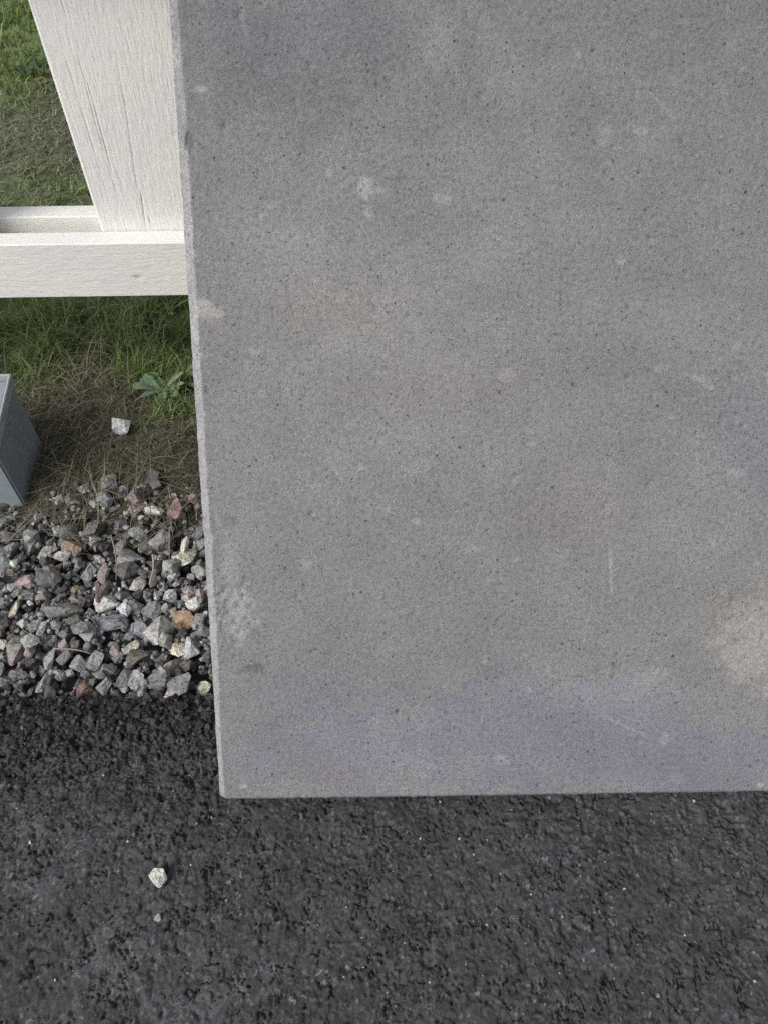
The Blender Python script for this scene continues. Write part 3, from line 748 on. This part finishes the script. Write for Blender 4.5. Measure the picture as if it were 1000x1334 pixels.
# stones of the photograph: pixel centre, size in pixels (long, short), angle of the long axis, colour, label
G = lambda v: (v, v, v * 1.01)
CREAM, WHITE = (0.66, 0.60, 0.46), (0.62, 0.62, 0.60)
KNOWN = [
 (210, 831, 46, 36, 0.1, (0.40, 0.40, 0.39), 'large pale grey speckled stone'), (241, 809, 30, 25, 1.6, (0.34, 0.23, 0.145), 'orange brown stone'),
 (233, 845, 26, 22, 1.2, CREAM, 'cream white stone'), (263, 897, 30, 20, -0.3, (0.52, 0.52, 0.38), 'pale yellowish stone beside the slab'),
 (254, 856, 34, 22, 1.4, (0.36, 0.37, 0.38), None), (233, 894, 34, 26, 0, (0.20, 0.205, 0.23), None), (205, 888, 32, 22, 0.3, G(0.17), None), (179, 886, 28, 15, 1.4, G(0.45), None),
 (140, 789, 34, 28, 0.7, (0.46, 0.46, 0.45), 'pale grey white angular stone'), (88, 804, 52, 30, 0, (0.22, 0.22, 0.20), None), (120, 830, 28, 22, 0.2, G(0.34), None), (205, 675, 32, 17, -0.3, WHITE, 'white wedge shaped stone'),
 (234, 673, 34, 26, 1.0, (0.27, 0.155, 0.15), 'red striped stone beside the slab'), (257, 660, 18, 15, 0.5, (0.42, 0.24, 0.22), None), (180, 665, 26, 18, 0.2, (0.38, 0.29, 0.29), 'pink stone'), (177, 648, 22, 18, 0.5, (0.30, 0.19, 0.18), None),
 (246, 733, 36, 24, 0.9, (0.60, 0.57, 0.46), 'cream stone next to the slab edge'), (241, 707, 26, 13, 1.5, (0.62, 0.57, 0.43), None), (95, 716, 30, 28, 0.3, (0.23, 0.165, 0.125), 'rusty brown stone'), (130, 703, 26, 24, 0, (0.13, 0.11, 0.105), None),
 (168, 724, 44, 28, 0.2, G(0.24), None), (182, 702, 26, 20, 1.5, G(0.33), None), (165, 746, 42, 26, -0.2, G(0.11), None), (205, 742, 26, 20, 0, (0.12, 0.11, 0.10), None), (212, 711, 36, 28, 1.2, (0.21, 0.20, 0.22), None),
 (181, 759, 28, 20, 1.5, (0.42, 0.40, 0.37), None), (203, 763, 24, 18, 0.2, (0.16, 0.14, 0.12), None), (118, 751, 28, 24, 0.5, (0.27, 0.28, 0.31), None), (63, 719, 32, 24, 0.5, (0.32, 0.33, 0.30), None), (42, 715, 26, 24, 0, G(0.22), None), (39, 698, 22, 20, 0, G(0.25), None),
 (88, 690, 28, 22, 0.5, G(0.13), None), (38, 761, 40, 28, 0.1, (0.33, 0.26, 0.245), 'large pinkish grey stone'), (64, 757, 34, 24, 0.9, (0.22, 0.165, 0.125), None), (22, 793, 36, 15, 1.3, CREAM, 'long cream stone'), (100, 771, 15, 12, 0.8, (0.55, 0.46, 0.27), 'small yellow stone'),
 (114, 772, 24, 18, 0.2, (0.15, 0.11, 0.12), None), (150, 816, 44, 22, 0.2, (0.22, 0.22, 0.26), None), (182, 814, 26, 24, 0.7, (0.20, 0.20, 0.24), None), (181, 856, 38, 26, 0.3, (0.13, 0.115, 0.09), None), (174, 838, 17, 12, 0.2, (0.44, 0.36, 0.24), None),
 (124, 864, 32, 26, 1.2, G(0.31), None), (142, 875, 28, 20, 1.3, G(0.27), None), (70, 866, 34, 18, 1.5, G(0.33), None), (108, 897, 34, 22, 1.1, (0.20, 0.125, 0.11), 'reddish brown stone near the asphalt edge'), (58, 898, 32, 24, 0, G(0.27), None), (46, 843, 28, 20, -0.2, G(0.30), None),
 (6, 841, 20, 16, 0, (0.36, 0.36, 0.27), None), (250, 783, 28, 22, 0.2, (0.40, 0.31, 0.28), None), (222, 781, 26, 20, 0.1, G(0.40), None), (144, 630, 26, 22, 0.6, G(0.20), None), (139, 651, 24, 24, 0, (0.20, 0.205, 0.21), None), (113, 637, 22, 16, 1.2, G(0.27), None),
 (201, 622, 24, 20, 0, G(0.10), None), (208, 640, 20, 16, 0.3, G(0.13), None), (4, 722, 36, 26, 0.7, (0.13, 0.14, 0.18), None), (20, 720, 26, 14, 1.6, (0.28, 0.24, 0.235), None), (86, 737, 30, 14, 0, G(0.40), None), (72, 768, 36, 26, 0.7, (0.20, 0.21, 0.235), None),
 (140, 755, 32, 18, 1.3, (0.28, 0.21, 0.20), None), (130, 770, 30, 16, 1.5, (0.18, 0.12, 0.12), None), (108, 820, 26, 22, 0, G(0.28), None), (196, 790, 30, 24, 0.6, G(0.26), None), (176, 790, 26, 22, 0.3, G(0.28), None), (60, 823, 26, 14, 0.8, G(0.37), None),
 (20, 857, 30, 24, 0, (0.22, 0.19, 0.18), None), (30, 885, 26, 14, -0.1, (0.21, 0.20, 0.235), None), (4, 887, 24, 20, 0, G(0.34), None), (90, 862, 26, 20, 0.5, G(0.16), None), (105, 868, 26, 18, -0.6, G(0.27), None), (160, 880, 32, 22, 1.2, G(0.22), None),
 (138, 897, 28, 22, 0.2, (0.22, 0.21, 0.23), None), (264, 822, 24, 20, 1.4, (0.20, 0.21, 0.20), None), (212, 858, 26, 18, 0.3, (0.15, 0.13, 0.115), None), (228, 867, 26, 22, 0.9, (0.24, 0.235, 0.22), None), (214, 875, 18, 14, 0.2, (0.34, 0.27, 0.25), None),
 (265, 715, 24, 18, 1.3, G(0.28), None), (266, 750, 24, 20, 0.7, G(0.24), None), (228, 745, 30, 20, 0.7, (0.30, 0.30, 0.28), None), (260, 690, 26, 18, 1.2, (0.16, 0.165, 0.165), None), (160, 690, 22, 18, 0.4, (0.15, 0.145, 0.17), None), (155, 705, 28, 18, 0.7, (0.20, 0.18, 0.175), None),
 (120, 690, 22, 20, 0, (0.14, 0.13, 0.125), None), (8, 697, 28, 18, 0.2, (0.13, 0.125, 0.12), None), (24, 685, 22, 14, 0.2, (0.12, 0.14, 0.135), None), (98, 655, 26, 20, 0.2, (0.17, 0.13, 0.12), None), (58, 780, 22, 16, 0.4, (0.25, 0.19, 0.185), None), (44, 782, 24, 14, 0.5, G(0.21), None)]
placed = []
def add_stone(x_, y_, sc3, ang, colr, label=None, sink=0.5, tilt=0.38, name='stone'):
    k_ = int(RNG.integers(36))
    Rm = np.array(Euler((RNG.normal(0, tilt), RNG.normal(0, tilt), ang), 'XYZ').to_matrix())
    R3 = Rm @ np.diag(sc3)
    z, s, ix, iy = rest(k_, R3, 1.0, x_, y_, sink)
    splat(s, ix, iy, z, x_, y_)
    o = bpy.data.objects.new(name, PROTO[k_]); col.objects.link(o)
    o.matrix_world = Matrix.Translation((x_, y_, z)) @ Matrix(Rm.tolist()).to_4x4() @ Matrix.Diagonal((*sc3, 1.0))
    o.color = (*[float(c) for c in colr], 1)
    if label: o['label'] = label
    return o, z
for (px_, py_, sl, ss, ang, c_, lab) in KNOWN:
    g = ground(px_, py_, 0.012); s_ = mpp(g)
    if g[1] - ss * s_ * 0.45 < EDGE_Y - 0.012: g[1] = EDGE_Y - 0.012 + ss * s_ * 0.45
    a_, b_ = sl * s_ / 2 * 0.95, ss * s_ / 2 * 1.05
    c_ = np.array(c_); c_ = (c_.mean() + (c_ - c_.mean()) * (0.85 if lab else 0.55)) * 1.22
    zz_ = HM[int((g[1] - HY0) / HS) - 3:int((g[1] - HY0) / HS) + 4, int((g[0] - HX0) / HS) - 3:int((g[0] - HX0) / HS) + 4].mean() + b_ * 0.6
    g = ground(px_, py_, float(zz_)); g[1] = max(g[1], EDGE_Y - 0.012 + RNG.uniform(-0.010, 0.006) + ss * s_ * 0.45)
    o, z = add_stone(g[0], g[1], (a_, b_ * 1.05, min(a_, b_) * 0.85), ang, c_, lab)
    placed.append((g[0], g[1], max(a_, b_))); o.parent = gravel
    o.matrix_parent_inverse = Matrix.Translation(gravel.location).inverted()
cnt = len(placed); tries = 0
while cnt < 296 and tries < 20000:
    tries += 1
    best = None
    a_ = float(np.clip(RNG.lognormal(math.log(0.0098), 0.30), 0.006, 0.018))
    for _ in range(14):
        x_ = RNG.uniform(VX0, VX1); y_ = RNG.uniform(EDGE_Y + a_ * 0.5, 1.045)
        if x_ < -0.60 - 0.30 * (y_ - 0.55) - 0.10: continue                   # outside the picture
        if y_ > 0.99 and RNG.random() < 0.7: continue
        hm = HM[int((y_ - HY0) / HS), int((x_ - HX0) / HS)]
        dm = min((math.hypot(x_ - p[0], y_ - p[1]) - 0.8 * p[2]) for p in placed)
        sc_ = hm - 0.8 * min(dm - a_, 0.01)
        if best is None or sc_ < best[0]: best = (sc_, x_, y_)
    if best is None: continue
    _, x_, y_ = best
    o, z = add_stone(x_, y_, (a_, a_ * RNG.uniform(0.65, 0.95), a_ * RNG.uniform(0.6, 0.9)), RNG.uniform(0, 6.28), rnd_col(), None, 0.5, 0.4)
    o.parent = gravel; o.matrix_parent_inverse = Matrix.Translation(gravel.location).inverted()
    placed.append((x_, y_, a_ * 0.5)); cnt += 1
for _ in range(2500):                                                            # fines in the gaps
    x_ = RNG.uniform(VX0, VX1); y_ = RNG.uniform(EDGE_Y - 0.004, 1.06)
    sc = RNG.uniform(0.0025, 0.006); k_ = int(RNG.integers(36)); R_ = rot(0.6)
    jy, jx = int((y_ - HY0) / HS), int((x_ - HX0) / HS)
    if HM[jy, jx] > HM[max(jy - 12, 0):jy + 13, max(jx - 12, 0):jx + 13].mean() - 0.004: continue
    z, s, ix, iy = rest(k_, R_, sc, x_, y_, 0.5)
    under.append((k_, R_, sc, np.array([x_, y_, z]), rnd_col()))
uo = joined('small_gravel', under, MAT_STONE_MIX, gravel)
uo.matrix_parent_inverse = Matrix.Translation(gravel.location).inverted()
tag(uo, 'small crushed stone filling between and beneath the larger stones', None, None, 'stuff')

# loose stones away from the strip
def lone(px_, py_, sl, ss, ang, c_, label, z0, k_, tilt=(0.1, -0.1)):
    g = ground(px_, py_, z0 + 0.006); s_ = mpp(g)
    o = bpy.data.objects.new('loose_stone', PROTO[k_]); col.objects.link(o)
    Rm = Euler((tilt[0], tilt[1], ang), 'XYZ')
    sc = (sl * s_ / 2, ss * s_ / 2 * 1.1, ss * s_ / 2 * 1.0)
    pts = (PV[k_] * np.array(sc)) @ np.array(Rm.to_matrix()).T
    o.location = (g[0], g[1], z0 - float(pts[:, 2].min()) - 0.0015); o.rotation_euler = Rm; o.scale = sc
    o.color = (*c_, 1)
    tag(o, label, 'stone', 'loose stones')
    return o
g = ground(161, 558)
lone(161, 559, 27, 24, 0.2, (0.52, 0.52, 0.53), 'pale grey angular stone lying alone in the dry grass by the leafy weed', float(soil_h(g[0], g[1])) + 0.008, 4)
g = ground(207, 1142); lone(207, 1142, 24, 20, -0.5, (0.58, 0.58, 0.54), 'white chip of stone lying alone on the dark asphalt', asphalt_z(g[0], g[1]), 11)
g = ground(205, 1196); lone(205, 1196, 10, 9, 0.3, (0.42, 0.42, 0.41), 'tiny pale pebble on the asphalt near the larger white chip', asphalt_z(g[0], g[1]), 7)

# dark crumbs along the broken asphalt edge, and pale grit on the asphalt
crumbs = []
hk = {}
def az_fast(x_, y_):
    i_ = int(np.clip(np.searchsorted(xs, x_), 0, len(xs) - 1)); j_ = int(np.clip(np.searchsorted(ys, y_), 0, len(ys) - 1))
    return float(h[j_ * len(xs) + i_])
for _ in range(1500):
    x_ = RNG.uniform(-0.80, -0.2); y_ = EDGE_Y + 0.006 + 0.012 * float(fbm(np.array([x_]), np.array([0.0]), 0.04, 77, 2)[0]) - abs(RNG.normal(0, 0.055))
    if y_ < 0.25: continue
    sc = float(np.clip(RNG.lognormal(math.log(0.0030), 0.45), 0.0012, 0.0085)); k_ = int(RNG.integers(36))
    v = RNG.uniform(0.03, 0.075)
    crumbs.append((k_, rot(0.6), sc, np.array([x_, y_, az_fast(x_, y_) + sc * 0.3]), np.array([v, v * 0.98, v])))
tag(joined('asphalt_crumbs', crumbs, MAT_STONE_MIX), 'dark asphalt crumbs scattered along the broken asphalt edge', 'crumbs', None, 'stuff')
grit = []
for _ in range(420):
    x_ = RNG.uniform(-0.70, 0.62); y_ = RNG.uniform(0.10, 0.57)
    if x_ > -0.2 and y_ > 0.45: continue
    sc = float(np.clip(RNG.lognormal(math.log(0.0012), 0.4), 0.0006, 0.003)); v = RNG.uniform(0.18, 0.6) if RNG.random() < 0.5 else RNG.uniform(0.08, 0.2)
    grit.append((int(RNG.integers(36)), rot(0.6), sc, np.array([x_, y_, az_fast(x_, y_) + sc * 0.3]), np.array([v, v * 0.985, v * 0.95])))
tag(joined('stone_grit', grit, MAT_STONE_MIX), 'tiny pale grains of grit sprinkled over the asphalt', 'grit', None, 'stuff')

# ------------------------------------------------------------------ grass and straw
def blades(name, specs, mat, seg=4):
    """specs: base xyz, heading, length, width, start elevation, bend, colour"""
    n_ = len(specs); A_ = np.array(specs)
    b0 = A_[:, 0:3]; hd = A_[:, 3]; ln = A_[:, 4]; wd = A_[:, 5]; el = A_[:, 6]; bd = A_[:, 7]; cl = A_[:, 8:11]; tw = A_[:, 11]
    pts, cols = [], []
    p = b0.copy(); e = el.copy(); hh = hd.copy()
    for s_ in range(seg + 1):
        f_ = s_ / seg
        ww = wd * (1 - f_ ** 1.6) * 0.5 + 0.00012
        side_ = np.stack([-np.sin(hh + tw), np.cos(hh + tw), np.zeros(n_)], 1) * ww[:, None]
        pts += [p - side_, p + side_]
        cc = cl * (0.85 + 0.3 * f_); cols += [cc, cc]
        p = p + (np.stack([np.cos(e) * np.cos(hh), np.cos(e) * np.sin(hh), np.sin(e)], 1) * (ln / seg)[:, None])
        e = e - bd / seg; hh = hh + tw * 0.35 / seg
        gnd = soil_h(p[:, 0], p[:, 1]) + 0.002
        p[:, 2] = np.maximum(p[:, 2], gnd)
    V_ = np.stack(pts, 1).reshape(-1, 3); C_ = np.stack(cols, 1).reshape(-1, 3)
    m_ = 2 * (seg + 1)
    q = np.array([[2 * s_, 2 * s_ + 1, 2 * s_ + 3, 2 * s_ + 2] for s_ in range(seg)])
    F_ = (np.arange(n_)[:, None, None] * m_ + q[None]).reshape(-1, 4)
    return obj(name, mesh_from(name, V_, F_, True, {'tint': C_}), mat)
def in_box(x_, y_):
    return (gb[0] - BWX - 0.01 < x_ < gb[0] + 0.012) and (gb[1] - 0.01 < y_ < gb[1] + BWY + 0.01)
green, straw = [], []
GR = [(0.22, 0.30, 0.095), (0.18, 0.275, 0.095), (0.29, 0.335, 0.12), (0.155, 0.24, 0.10), (0.29, 0.30, 0.16)]
ST = [(0.25, 0.225, 0.155), (0.18, 0.165, 0.115), (0.12, 0.11, 0.08), (0.32, 0.30, 0.235), (0.12, 0.125, 0.07), (0.20, 0.20, 0.155)]
def fill(n_try, xr, yr, lg, ls, wfac):
    xx = RNG.uniform(*xr, n_try); yy = RNG.uniform(*yr, n_try)
    gg = green_at(xx, yy); zz = soil_h(xx, yy)
    clump = fbm(xx, yy, 0.06, 401, 2)
    for i_ in range(n_try):
        x_, y_, g_ = xx[i_], yy[i_], gg[i_]
        if in_box(x_, y_): continue
        if RNG.random() < g_ * 1.2 * sstep(0.32, 0.6, clump[i_]):
            c_ = np.array(GR[RNG.integers(5)]) * RNG.uniform(0.75, 1.25)
            green.append((x_, y_, zz[i_] - 0.002, RNG.uniform(0, 6.283), RNG.uniform(*lg) * (0.6 + 0.6 * g_), RNG.uniform(0.0022, 0.0042) * wfac,
                          RNG.uniform(0.7, 1.45), RNG.uniform(0.2, 1.7), *c_, RNG.normal(0, 0.5)))
        if RNG.random() < (0.72 - 0.66 * g_) * sstep(0.90, 1.10, y_):
            c_ = np.array(ST[RNG.integers(6)]) * RNG.uniform(0.7, 1.2)
            c_ = c_ * (0.72 + 0.28 * float(sstep(1.1, 1.35, y_)))
            if y_ > 1.9: c_ = c_ * np.array([1.15, 1.25, 1.15])
            straw.append((x_, y_, zz[i_] + RNG.uniform(0, 0.006), RNG.uniform(0, 6.283), RNG.uniform(*ls), RNG.uniform(0.0010, 0.0024) * wfac,
                          RNG.uniform(-0.05, 0.55) if RNG.random() < 0.8 else RNG.uniform(0.5, 1.2), RNG.uniform(0.1, 1.6), *c_, RNG.normal(0, 0.7)))
fill(26000, (-1.25, 0.1), (0.95, 2.0), (0.025, 0.075), (0.02, 0.08), 0.9)
fill(15000, (-2.4, -1.25), (0.98, 2.0), (0.025, 0.075), (0.02, 0.08), 0.9)
fill(9000, (0.1, 1.2), (1.0, 2.0), (0.025, 0.075), (0.02, 0.08), 1.0)
fill(16000, (-1.0, -0.2), (0.98, 1.5), (0.02, 0.05), (0.015, 0.05), 0.7)
fill(70000, (-2.2, -0.35), (1.9, 4.3), (0.02, 0.055), (0.015, 0.05), 1.5)
fill(6000, (-2.6, 0.6), (2.0, 5.0), (0.03, 0.07), (0.03, 0.07), 1.8)
fill(9000, (-4.5, 3.5), (1.3, 8.0), (0.04, 0.09), (0.04, 0.08), 2.6)
# taller bleached stalks standing in the dry patch below the rail
for _ in range(130):
    g = ground(RNG.normal(115, 45), RNG.normal(490, 40))
    if in_box(g[0], g[1]): continue
    c_ = np.array(ST[RNG.integers(2)]) * RNG.uniform(0.9, 1.3)
    straw.append((g[0], g[1], float(soil_h(g[0], g[1])), RNG.uniform(0, 6.283), RNG.uniform(0.08, 0.17), RNG.uniform(0.0016, 0.003), RNG.uniform(0.35, 1.3), RNG.uniform(0.4, 2.2), *c_, RNG.normal(0, 0.6)))
# flattened dry grass reaching over the back of the gravel
for _ in range(800):
    x_ = RNG.uniform(-0.95, -0.25); y_ = RNG.normal(1.02, 0.05)
    if in_box(x_, y_): continue
    ih = HM[int(np.clip((y_ - HY0) / HS, 0, hny - 1)), int(np.clip((x_ - HX0) / HS, 0, hnx - 1))]
    c_ = np.array(ST[RNG.integers(6)]) * RNG.uniform(0.6, 1.2)
    straw.append((x_, y_, ih + RNG.uniform(0.0, 0.012), RNG.uniform(0, 6.283), RNG.uniform(0.03, 0.12), RNG.uniform(0.001, 0.0024), RNG.uniform(-0.1, 0.35), RNG.uniform(-0.1, 0.8), *c_, RNG.normal(0, 0.6)))
tag(blades('grass', green, MAT_GRASS), 'green grass growing in patches under and behind the white fence', 'grass', None, 'stuff')
tag(blades('dry_grass', straw, MAT_STRAW), 'brown dry grass and straw matted between the gravel and the lawn', 'dry grass', None, 'stuff')

# single stalks lying on the gravel
def stalk(p0, p1, r, c_, label, lift=0.010):
    A_, B_ = ground(*p0, 0.02), ground(*p1, 0.02)
    n_ = 9; ring = 6; V_ = []
    mid = np.array([0.004, 0.003, 0.004])
    def hz(P): return HM[int(np.clip((P[1] - HY0) / HS, 0, hny - 1)), int(np.clip((P[0] - HX0) / HS, 0, hnx - 1))]
    zA, zB = hz(A_), hz(B_)
    zm = max(hz(A_ + (B_ - A_) * t) - (zA + (zB - zA) * t) for t in np.linspace(0, 1, 9))
    for i_ in range(n_):
        t = i_ / (n_ - 1)
        P = A_ + (B_ - A_) * t + mid * math.sin(t * 3.1)
        P[2] = zA + (zB - zA) * t + max(zm, 0) * 0.9 + 0.002
        d = (B_ - A_) / np.linalg.norm(B_ - A_)
        s1 = np.cross(d, [0, 0, 1.0]); s2 = np.cross(s1, d)
        rr = r * (1.1 - 0.5 * t)
        for k_ in range(ring):
            a_ = 6.283 * k_ / ring
            V_.append(P + rr * (math.cos(a_) * s1 + math.sin(a_) * s2))
    fs = [(i_ * ring + k_, i_ * ring + (k_ + 1) % ring, (i_ + 1) * ring + (k_ + 1) % ring, (i_ + 1) * ring + k_) for i_ in range(n_ - 1) for k_ in range(ring)]
    fs += [tuple(range(ring))[::-1], tuple(range((n_ - 1) * ring, n_ * ring))]
    V_ = np.array(V_)
    o = obj('dry_stalk', mesh_from('dry_stalk', V_, fs, True, {'tint': np.tile(c_, (len(V_), 1))}), MAT_STRAW)
    tag(o, label, 'dry stalk', 'dry stalks on the gravel')
stalk((195, 712), (188, 746), 0.0022, (0.42, 0.40, 0.36), 'short bleached stalk lying between the grey stones near the cream stones')
stalk((62, 834), (112, 841), 0.0015, (0.34, 0.30, 0.24), 'thin straw lying across the gravel parallel to the asphalt edge')
stalk((120, 625), (127, 682), 0.0015, (0.38, 0.34, 0.26), 'long thin straw reaching from the dry grass onto the gravel')
stalk((145, 698), (143, 738), 0.0014, (0.30, 0.26, 0.21), 'thin upright looking straw in the middle of the gravel strip')
stalk((229, 757), (236, 775), 0.0013, (0.36, 0.33, 0.28), 'very short straw beside the concrete slab on the gravel')

# ------------------------------------------------------------------ weeds
def leaf_mesh(name, length, width, teeth, col_, arch, seed):
    r = np.random.default_rng(seed)
    n_ = 15; V_, C_ = [], []
    for i_ in range(n_):
        t = i_ / (n_ - 1)
        prof = (math.sin(math.pi * min(1, t * 0.93 + 0.07)) ** 0.75) * (0.35 + 0.65 * t if t < 0.6 else 1.0)
        wv = width * 0.5 * prof * (1 - teeth * (i_ % 2) * 0.55) + 0.0006
        xx = length * t * math.cos(arch * t * 0.6); zz = length * (math.sin(0.55) * t - arch * 0.55 * t * t)
        for s_ in (-1, -0.5, 0, 0.5, 1):
            V_.append((xx + r.normal(0, 0.0004), s_ * wv, zz + abs(s_) * wv * 0.35 + r.normal(0, 0.0005)))
            k_ = 1.35 if s_ == 0 else 1.0
            C_.append(np.array(col_) * k_ * r.uniform(0.9, 1.1))
    fs = [(i_ * 5 + s_, (i_ + 1) * 5 + s_, (i_ + 1) * 5 + s_ + 1, i_ * 5 + s_ + 1) for i_ in range(n_ - 1) for s_ in range(4)]
    me_ = mesh_from(name, V_, fs, True, {'tint': np.array(C_)})
    return me_
def weed(px_, py_, leaves, label, col_, lens, wid, teeth, seed, zoff=0.004, flower=False):
    g = ground(px_, py_)
    root = empty('weed', (g[0], g[1], float(soil_h(g[0], g[1])) + zoff))
    tag(root, label, 'weed', 'weeds in the grass')
    r = random.Random(seed)
    for i_, ang in enumerate(leaves):
        L_ = lens * r.uniform(0.75, 1.15)
        o = obj('leaf', leaf_mesh('leaf', L_, wid * r.uniform(0.8, 1.2), teeth, tuple(c * r.uniform(0.85, 1.2) for c in col_), r.uniform(0.4, 0.9), seed + i_), MAT_LEAF, root)
        o.rotation_euler = (r.uniform(-0.2, 0.2), r.uniform(-0.35, 0.1), ang + r.uniform(-0.12, 0.12))
        md = o.modifiers.new('thickness', 'SOLIDIFY'); md.thickness = 0.0006
    if flower:
        bm = bmesh.new()
        for ring_, (nr_, rad, zz) in enumerate(((16, 0.017, 0.030), (12, 0.012, 0.033), (8, 0.006, 0.036))):
            for k_ in range(nr_):
                a_ = 6.283 * k_ / nr_ + ring_ * 0.3; ca, sa = math.cos(a_), math.sin(a_); wv = 0.0028
                vs = [bm.verts.new(p) for p in ((-sa * wv * 0.3, ca * wv * 0.3, zz - 0.006), (sa * wv * 0.3, -ca * wv * 0.3, zz - 0.006),
                      (ca * rad + sa * wv, sa * rad - ca * wv, zz), (ca * rad * 1.08, sa * rad * 1.08, zz - 0.001), (ca * rad - sa * wv, sa * rad + ca * wv, zz))]
                bm.faces.new(vs)
        me_ = bpy.data.meshes.new('flower_head'); bm.to_mesh(me_); bm.free()
        obj('flower_head', me_, MAT_PETAL, root)
        rad = 0.0016
        sv = [(rad * math.cos(6.283 * k_ / 6), rad * math.sin(6.283 * k_ / 6), zz) for zz in (-0.005, 0.027) for k_ in range(6)]
        sf = [(k_, (k_ + 1) % 6, 6 + (k_ + 1) % 6, 6 + k_) for k_ in range(6)]
        obj('stem', mesh_from('stem', sv, sf, True, {'tint': np.tile((0.10, 0.13, 0.05), (12, 1))}), MAT_LEAF, root)
    return root
weed(214, 514, [0.0, 0.3, 0.7, 1.1, 1.6, 2.1, 2.5, 2.8, 3.1, 3.4, 3.7, 4.1, 4.6, 5.1, 5.6, 5.95], 'bushy weed with grey green toothed leaves beside the concrete slab', (0.19, 0.26, 0.175), 0.062, 0.024, 0.5, 611)
weed(238, 500, [0.2, 1.0, 3.6, 5.6], 'small weed half hidden behind the concrete slab edge', (0.19, 0.25, 0.18), 0.05, 0.016, 0.4, 625)
weed(176, 432, [0.1, 1.1, 2.2, 3.2, 4.4, 5.4], 'small pale green weed below the fence rail', (0.16, 0.25, 0.14), 0.05, 0.022, 0.2, 641)
weed(222, 412, [0.5, 1.3, 2.0, 4.0, 5.2], 'light green weed growing close under the rail next to the slab', (0.19, 0.28, 0.13), 0.06, 0.014, 0.2, 655)
weed(44, 96, [0.1, 0.9, 1.7, 2.6, 3.4, 4.2, 5.0, 5.7], 'leafy rosette on the lawn behind the upright board', (0.07, 0.12, 0.065), 0.09, 0.026, 0.6, 671)
weed(57, 116, [0.4, 1.6, 2.9, 4.1, 5.3], 'weed with a dull yellow flower on the lawn', (0.085, 0.11, 0.04), 0.05, 0.02, 0.5, 689, flower=True)
